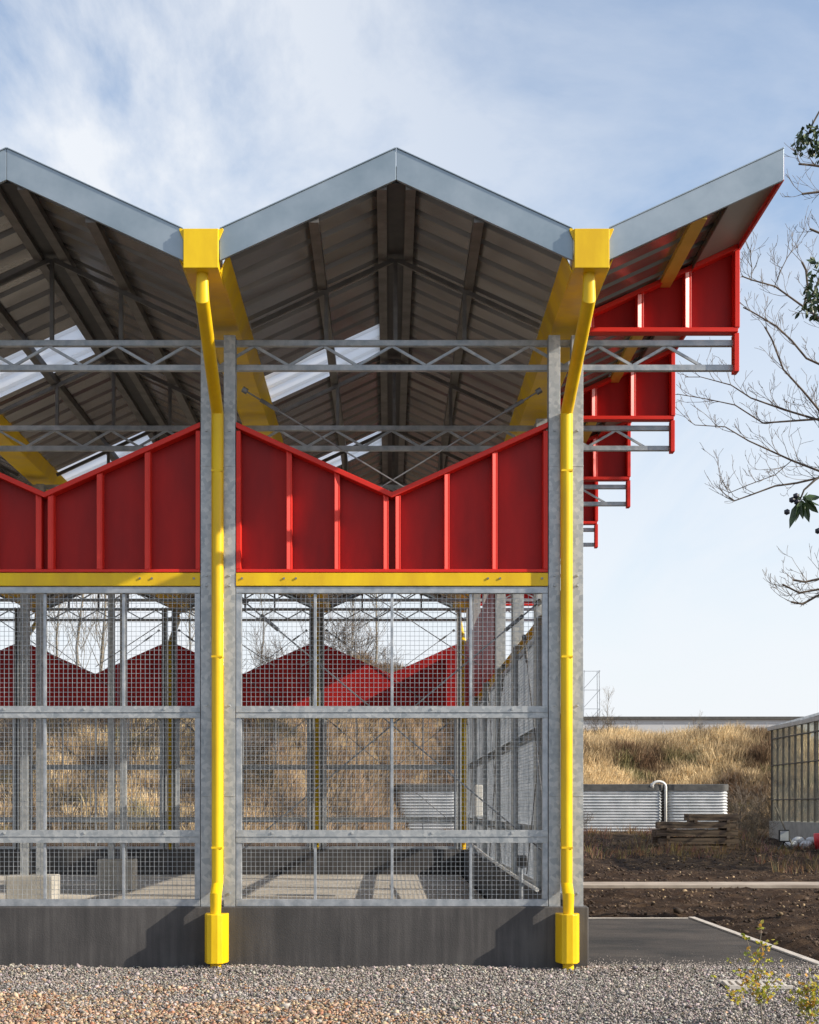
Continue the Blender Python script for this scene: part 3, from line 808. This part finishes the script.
spots = [(-11.0, 37, 1.3), (-9.2, 38, 1.1), (-7.6, 36.5, 1.2), (-6.3, 38.5, 1.4), (-4.9, 36, 1.0), (-4.2, 41, 1.3), (-2.4, 47, 1.5), (-3.4, 33.5, .9),
         (14.9, 47, 1.0), (15.6, 45, .9), (14.2, 43.5, .8), (16.1, 54, 1.4), (6.4, 48, .9), (8.0, 47.6, .7), (13.3, 40.5, .7), (12.8, 37, .6),
         (-1.6, 51, 1.6), (.2, 56, 1.2), (1.6, 60, 1.0), (-3.0, 54, 1.3), (3.4, 58, 1.0), (-.6, 62, .9), (-5.6, 34, 1.1), (-12.4, 35, 1.2), (11.9, 70, .8), (13.4, 71, .7), (17.6, 70, .9)]
desc = ['leafless shrub on the left bank, furthest left', 'leafless shrub on the left bank, second from left', 'leafless shrub on the left bank, third from left', 'leafless shrub on the left bank, fourth from left',
        'leafless shrub just left of the front drainpipe, on the bank', 'leafless shrub high on the bank behind the drainpipe', 'tall leafless shrub on the bank in the middle bay', 'small leafless shrub low on the bank in the middle bay',
        'dark leafless bush right of the short tank, back one', 'dark leafless bush between the tank and the greenhouse', 'small dark bush in front of the short tank corner', 'large leafless bush on the bank left of the greenhouse',
        'leafless bush beside the right column, below the long tank', 'small bush in front of the long tank', 'small brown bush between sleepers and greenhouse', 'smallest brown bush right of the sleepers',
        'tangled bare bush behind the left half of the middle bay, low on the bank', 'tangled bare bush behind the central mullion, halfway up the bank', 'tangled bare bush right of the central mullion', 'tangled bare bush behind the back column of the middle bay',
        'tangled bare bush above the tank seen through the mesh', 'tangled bare bush near the bank top behind the central mullion', 'bare bush behind the left bay, beside its right inner column', 'bare bush behind the left bay at the left edge of the photo',
        'bare bush on the bank top, first one right of the front column', 'bare bush on the bank top above the long tank', 'small bare bush on the bank top above the short tank']
for i, (x, y, s) in enumerate(spots):
    o = shr[i] if i < 3 else shr[i % 3].copy()
    if i >= 3: C.objects.link(o)
    o.location = (x, y, hgt(x, y)); o.scale = (s, s, s * random.uniform(.8, 1.05)); o.rotation_euler.z = random.uniform(0, 6.28)
    tag(o, desc[i], 'shrub', 'leafless shrubs on the bank and soil')
# young bare trees on the crest
tps = []
for s_ in range(3):
    e = empty('young_tree'); H = 7.5; m = MB(); pts = []; rad = []
    for i in range(9):
        pts.append(Vector((.10 * math.sin(i * 1.3 + s_), .08 * math.cos(i * .9 + s_), H * i / 8 - .2))); rad.append(.07 * (1 - i / 9) + .008)
    m.tube(pts, rad, 7); m.build('trunk', 'bark2', e, smooth=True); m = MB()
    for i in range(26):
        t = random.uniform(.22, 1); q = pts[0].lerp(pts[-1], t); a = random.uniform(0, 6.28)
        twigs(m, q, (math.cos(a) * .6, math.sin(a) * .6, 1.0), (1.2 - .6 * t) * 1.7, .016, 2, .2, .3, 3, .005)
    m.build('branches', 'bark2', e); tps.append(e)
tsp = [(px, Y, s, l) for px, Y, s, l in ((58, 42, .9, 'slender bare tree behind the left screen, furthest left'), (80, 41, 1.0, 'slender bare tree behind the left screen, second from left'), (103, 40, 1.05, 'slender bare tree behind the left screen, just left of the inner column'),
      (190, 44, .85, 'slender bare tree hidden partly behind the left drainpipe'), (262, 50, .7, 'small bare tree above the red back panel, left of the middle'), (352, 60, .75, 'bare tree right of the back column in the middle bay'), (376, 58, .85, 'bare tree just left of the central mullion'), (608, 74, .45, 'small bare tree on the bank top right of the front column'), (700, 78, .3, 'tiny bare tree on the skyline above the short tank'))]
for i, (px, Y, s, l) in enumerate(tsp):
    o = tps[i] if i < 3 else copy_tree(tps[i % 3]); x = at(px, 700, Y).x
    o.location = (x, Y, hgt(x, Y)); o.scale = (s, s, s); o.rotation_euler.z = random.uniform(0, 6.28); tag(o, l, 'tree', 'young bare trees beyond the shed')

# large bare tree whose boughs reach in from the right
YT = 6.0
bt = empty('bare_tree', (8.3, YT, 0)); tag(bt, 'large leafless tree reaching its fine branches in from the right edge', 'tree')
off = Vector((8.3, YT, 0))
limbs = [[(1000, 560), (900, 430), (850, 385), (819, 370), (803, 362), (789, 344), (774, 329), (751, 314), (742, 309)],
 [(980, 620), (900, 500), (850, 445), (819, 418), (800, 394), (781, 372), (770, 342), (763, 329)],
 [(850, 445), (819, 420), (785, 410), (751, 398), (731, 385), (701, 377), (685, 377)],
 [(850, 445), (819, 419), (763, 423), (735, 405), (707, 399), (677, 394)],
 [(990, 590), (900, 400), (850, 345), (819, 322), (802, 309), (774, 288), (751, 281), (741, 277)],
 [(970, 640), (900, 530), (860, 495), (819, 472), (791, 461), (748, 441), (725, 427), (695, 425), (688, 420)],
 [(860, 495), (835, 474), (797, 483), (775, 486), (748, 496), (734, 501), (729, 497)],
 [(791, 461), (775, 475), (748, 485), (729, 493), (723, 482)],
 [(965, 680), (900, 610), (850, 585), (819, 595), (805, 603), (793, 601)],
 [(900, 610), (860, 583), (819, 591), (795, 595), (779, 586)],
 [(860, 583), (840, 574), (819, 579), (805, 582), (793, 580)],
 [(985, 560), (930, 300), (870, 200), (819, 176), (806, 173), (794, 171)],
 [(870, 200), (840, 190), (819, 192), (802, 194)],
 [(900, 400), (860, 280), (819, 236), (808, 231)],
 [(803, 309), (808, 290), (806, 270), (802, 262)], [(774, 288), (780, 272), (787, 258), (791, 252)], [(751, 281), (752, 268), (750, 256), (751, 250)]]
mb_ = MB(); tw = MB()
for li, L in enumerate(limbs):
    yo = random.uniform(-.5, .5); pts = []
    if L[0][0] < 900: yo = 0
    for i, (px, py) in enumerate(L):
        p = at(px, py, YT); p.y += yo * max(0, min(1, (px - 700) / 200)); pts.append(p - off)
    r0 = .014 + .0007 * max(0, L[0][0] - 800) if L[0][0] > 800 else .010
    n = len(pts); rad = []
    for (px, py) in L: rad.append(.0055 + max(0, px - 700) * .000095 + max(0, px - 860) * .0003 if L[0][0] > 800 else .006)
    mb_.tube(pts, rad, 7, cap=False)
    for i in range(n - 1):
        if L[i][0] > 900: continue
        seg = pts[i+1] - pts[i]; cnt = int(max(2, seg.length / .13))
        for k in range(cnt):
            q = pts[i].lerp(pts[i+1], random.random()); d = seg.normalized() * .8 + Vector((random.uniform(-.7, .3), random.uniform(-.9, .9), random.uniform(-.6, 1.1)))
            twigs(tw, q, d, random.uniform(.15, .46), .0055, 2, .28, .35, 2, .0028, .7)
mb_.tube([(at(960, 700, YT) - off).xyz * 0 + Vector((0, 0, -.2)), Vector((.05, 0, 2.2)), Vector((-.1, .05, 4.0)), Vector((.2, 0, 5.6)), Vector((.4, .1, 8.5))], [.26, .21, .18, .13, .05], 12)
mb_.build('trunk', 'bark', bt, smooth=True); tw.build('branches', 'bark', bt)

# evergreen climber on a nearer tree: hanging leaf clusters and berries
YI = -7.0
iv_ = empty('evergreen_tree', (4.9, YI, 0)); tag(iv_, 'dark evergreen foliage sprays with berries hanging in at the right edge', 'tree'); off = Vector((4.9, YI, 0))
mb_ = MB(); lf = MB(); bb = MB()
mb_.tube([(0, 0, -.2), (.05, 0, 2.5), (0, .05, 5.5)], [.16, .12, .06], 10)
def leaf(m, p, d, L, w):
    d = d.normalized(); s = d.cross(Vector((random.uniform(-1, 1), random.uniform(-1, 1), random.uniform(-1, 1)))).normalized() * w; nn_ = s.cross(d).normalized() * w * .25
    a = p + d * L * .35; b = p + d * L * .7
    m.add([p, a + s + nn_, b + s * .75 + nn_, p + d * L, b - s * .75 + nn_, a - s + nn_, a - nn_*.3, b - nn_*.3], [(0, 1, 6), (1, 2, 7, 6), (2, 3, 7), (3, 4, 7), (4, 5, 6, 7), (5, 0, 6)])
def cluster(px, py, rx, ry, n, L):
    for i in range(n):
        a = random.uniform(0, 6.28); r = random.random() ** .5
        p = at(px + rx * r * math.cos(a), py + ry * r * math.sin(a), YI) + Vector((0, random.uniform(-.08, .08), 0)) - off
        leaf(lf, p, Vector((random.uniform(-1, .6), random.uniform(-.6, .6), random.uniform(-1.4, .5))), L * random.uniform(.6, 1.1), L * .2)
for path in ([(1100, 400), (960, 200), (860, 110), (819, 112), (812, 125), (806, 140)], [(1100, 420), (960, 280), (860, 250), (822, 270), (815, 290), (808, 300)], [(1100, 560), (960, 470), (860, 450), (815, 480), (804, 490), (800, 500)]):
    mb_.tube([at(x, y, YI) - off for x, y in path], [.04, .02, .01, .006, .005, .004], 6)
for (px, py, rx, ry, n) in ((806, 135, 9, 6, 42), (802, 143, 5, 9, 22), (812, 148, 5, 7, 22), (817, 132, 5, 10, 16), (820, 152, 4, 6, 14), (840, 130, 18, 18, 90), (814, 292, 9, 13, 60), (806, 305, 6, 6, 20), (819, 266, 4, 9, 22), (816, 308, 6, 9, 30), (840, 285, 18, 28, 120), (803, 500, 6, 6, 16), (850, 490, 20, 25, 80)):
    cluster(px, py, rx, ry, n, .050)
for dx, dy, ll in ((-7, 21, 1), (-3, 14, .8), (5, 17, .8), (9, 9, .7), (1, 12, .7), (8, 0, .6), (12, 6, .6)):
    p = at(801 + dx * .35, 497 + dy * .2, YI) - off; leaf(lf, p, Vector((dx, 0, -dy)), .155 * ll, .021)
for (px, py) in ((787, 512), (792, 500), (796, 496), (818, 531), (797, 502), (822, 527)):
    c = at(px, py, YI) - off; iv, it = icosa(); MB().add([tuple(c + Vector(v) * .018) for v in iv], [tuple(t) for t in it]).build('berry', 'berry', iv_, smooth=True)
mb_.build('trunk', 'bark', iv_, smooth=True); lf.build('leaves', 'leaf', iv_)

# saplings in the foreground at right
def sapling(px, f, H, lean, label, n):
    Y = (f - 1) * 15; X = (px - 389) * f / 100; e = empty('yellow_leaved_sapling', (X, Y, 0)); tag(e, label, 'sapling', 'yellowing saplings in the gravel')
    m = MB(); tips = []
    stem = [Vector((0, 0, -.02)), Vector((-.02 * lean, 0, H * .3)), Vector((-.05 * lean, .01, H * .6)), Vector((-.01 * lean, 0, H))]
    m.tube(stem, [.006, .005, .004, .002], 5); tips.append((stem[-1], Vector((0, 0, 1))))
    for i in range(n):
        t = random.uniform(.25, .95); k = min(2, int(t * 3)); q = stem[k].lerp(stem[k+1], t * 3 - k); a = random.uniform(0, 6.28)
        d = Vector((math.cos(a), math.sin(a) * .6, random.uniform(.3, 1.1))); L = random.uniform(.08, .24); b = q + d * L * .5; c_ = q + d * L + Vector((0, 0, .02))
        m.tube([q, b, c_], [.003, .002, .0015], 4)
        tips += [(b, d), (c_, d), (q.lerp(b, .5), d)]
    m.build('stem', 'bark2', e)
    V = []; Tn = []; tc_ = []
    for (p, d) in tips:
        for j in range(random.randint(2, 5)):
            mm = MB(); leaf(mm, p + Vector((random.gauss(0, .012), random.gauss(0, .012), random.gauss(0, .012))), Vector((random.gauss(0, 1), random.gauss(0, 1), random.gauss(.1, .7))), random.uniform(.024, .045), random.uniform(.009, .015))
            b0 = len(V); V += mm.v; col = random.choice([(.55, .50, .05), (.40, .42, .06), (.62, .52, .10), (.25, .30, .06), (.55, .30, .05)])
            tc_ += [col] * len(mm.v)
            for f_ in mm.f:
                for q in range(1, len(f_) - 1): Tn.append((b0 + f_[0], b0 + f_[q], b0 + f_[q+1]))
    np_mesh('leaves', np.array(V), np.array(Tn), 'yleaf', np.array(tc_), e)
random.seed(21)
sapling(763, .735, .60, 1.0, 'taller thin sapling with small yellow leaves beside the drain grate', 22)
sapling(805, .70, .34, -1.0, 'low yellow and orange leaved sapling in the bottom right corner', 22)
sapling(742, .79, .16, .4, 'tiny green sprout in the gravel left of the taller sapling', 4)

# ------------------------------------------------------------------ light
AZ, EL = 16.0, 28.0
sd = Vector((math.cos(R(AZ)) * math.cos(R(EL)), -math.sin(R(AZ)) * math.cos(R(EL)), math.sin(R(EL))))
sun = bpy.data.lights.new('sun', 'SUN'); sun.energy = 5.0; sun.angle = R(.5); sun.color = (1, .90, .76)
so = bpy.data.objects.new('sun', sun); C.objects.link(so); so.rotation_euler = sd.to_track_quat('Z', 'Y').to_euler()
w = bpy.data.worlds.new('World'); S.world = w; w.use_nodes = True; nt = w.node_tree; bg = nt.nodes['Background']
sk = nt.nodes.new('ShaderNodeTexSky'); sk.sky_type = 'NISHITA'; sk.sun_disc = False; sk.sun_elevation = R(EL); sk.sun_rotation = R(90 + AZ)
sk.air_density = 1.0; sk.dust_density = 1.2; sk.ozone_density = 1.2
nt.links.new(sk.outputs[0], bg.inputs[0]); bg.inputs[1].default_value = .15
# thin clouds: noise over the view direction projected to a cloud plane
tc = nt.nodes.new('ShaderNodeTexCoord'); sp = nt.nodes.new('ShaderNodeSeparateXYZ'); nt.links.new(tc.outputs['Generated'], sp.inputs[0])
zc_ = node(nt, 'ShaderNodeMath', operation='MAXIMUM'); zc_.inputs[1].default_value = 0; nt.links.new(sp.outputs[2], zc_.inputs[0])
za = node(nt, 'ShaderNodeMath', operation='ADD'); za.inputs[1].default_value = .12; nt.links.new(zc_.outputs[0], za.inputs[0])
dx = node(nt, 'ShaderNodeMath', operation='DIVIDE'); nt.links.new(sp.outputs[0], dx.inputs[0]); nt.links.new(za.outputs[0], dx.inputs[1])
dy = node(nt, 'ShaderNodeMath', operation='DIVIDE'); nt.links.new(sp.outputs[1], dy.inputs[0]); nt.links.new(za.outputs[0], dy.inputs[1])
cb = nt.nodes.new('ShaderNodeCombineXYZ'); nt.links.new(dx.outputs[0], cb.inputs[0]); nt.links.new(dy.outputs[0], cb.inputs[1])
mp = nt.nodes.new('ShaderNodeMapping'); mp.inputs['Rotation'].default_value = (0, 0, R(28)); mp.inputs['Scale'].default_value = (1.1, .45, 1); mp.inputs['Location'].default_value = (5.5, 13.1, 0); nt.links.new(cb.outputs[0], mp.inputs[0])
n1 = node(nt, 'ShaderNodeTexNoise', Scale=1.5, Detail=10.0, Roughness=.60, Distortion=.8); nt.links.new(mp.outputs[0], n1.inputs['Vector'])
cr = ramp(nt, n1.outputs['Fac'], [(.40, (.06,)*3), (.60, (.97,)*3)])
# more haze and cloud low down, fewer to the right
hz = node(nt, 'ShaderNodeMapRange'); nt.links.new(sp.outputs[2], hz.inputs['Value']); hz.interpolation_type = 'SMOOTHSTEP'
hz.inputs['From Min'].default_value = .02; hz.inputs['From Max'].default_value = .40; hz.inputs['To Min'].default_value = .93; hz.inputs['To Max'].default_value = 0
lr = node(nt, 'ShaderNodeMapRange'); nt.links.new(sp.outputs[0], lr.inputs['Value']); lr.interpolation_type = 'SMOOTHSTEP'
lr.inputs['From Min'].default_value = -.25; lr.inputs['From Max'].default_value = .22; lr.inputs['To Min'].default_value = 1.0; lr.inputs['To Max'].default_value = .45
ml = node(nt, 'ShaderNodeMath', operation='MULTIPLY'); nt.links.new(cr.outputs[0], ml.inputs[0]); nt.links.new(lr.outputs[0], ml.inputs[1])
# 1-(1-a)(1-b)
scn = node(nt, 'ShaderNodeMath', operation='MAXIMUM'); 
i1 = node(nt, 'ShaderNodeMath', operation='SUBTRACT'); i1.inputs[0].default_value = 1; nt.links.new(ml.outputs[0], i1.inputs[1])
i2 = node(nt, 'ShaderNodeMath', operation='SUBTRACT'); i2.inputs[0].default_value = 1; nt.links.new(hz.outputs[0], i2.inputs[1])
i3 = node(nt, 'ShaderNodeMath', operation='MULTIPLY'); nt.links.new(i1.outputs[0], i3.inputs[0]); nt.links.new(i2.outputs[0], i3.inputs[1])
i4 = node(nt, 'ShaderNodeMath', operation='SUBTRACT'); i4.inputs[0].default_value = 1; nt.links.new(i3.outputs[0], i4.inputs[1])
bg2 = nt.nodes.new('ShaderNodeBackground'); bg2.inputs[0].default_value = (.82, .85, .895, 1); bg2.inputs[1].default_value = .77
mx = nt.nodes.new('ShaderNodeMixShader'); nt.links.new(i4.outputs[0], mx.inputs[0]); nt.links.new(bg.outputs[0], mx.inputs[1]); nt.links.new(bg2.outputs[0], mx.inputs[2])
nt.links.new(mx.outputs[0], nt.nodes['World Output'].inputs[0])

# ------------------------------------------------------------------ camera
cam = bpy.data.cameras.new('camera'); co = bpy.data.objects.new('camera', cam); C.objects.link(co); S.camera = co
co.location = (0, -15, EYE); co.rotation_euler = (R(90), 0, 0)
cam.sensor_fit = 'VERTICAL'; cam.sensor_height = 24; cam.lens = 1500 / 1024 * 24
cam.shift_x = 20.5 / 1024; cam.shift_y = 295.5 / 1024; cam.clip_end = 3000; cam.clip_start = .1
S.render.resolution_x = 819; S.render.resolution_y = 1024
vs = S.view_settings; vs.view_transform = 'Standard'; vs.look = 'None'; vs.gamma = 1; vs.exposure = 0.52; vs.use_curve_mapping = False
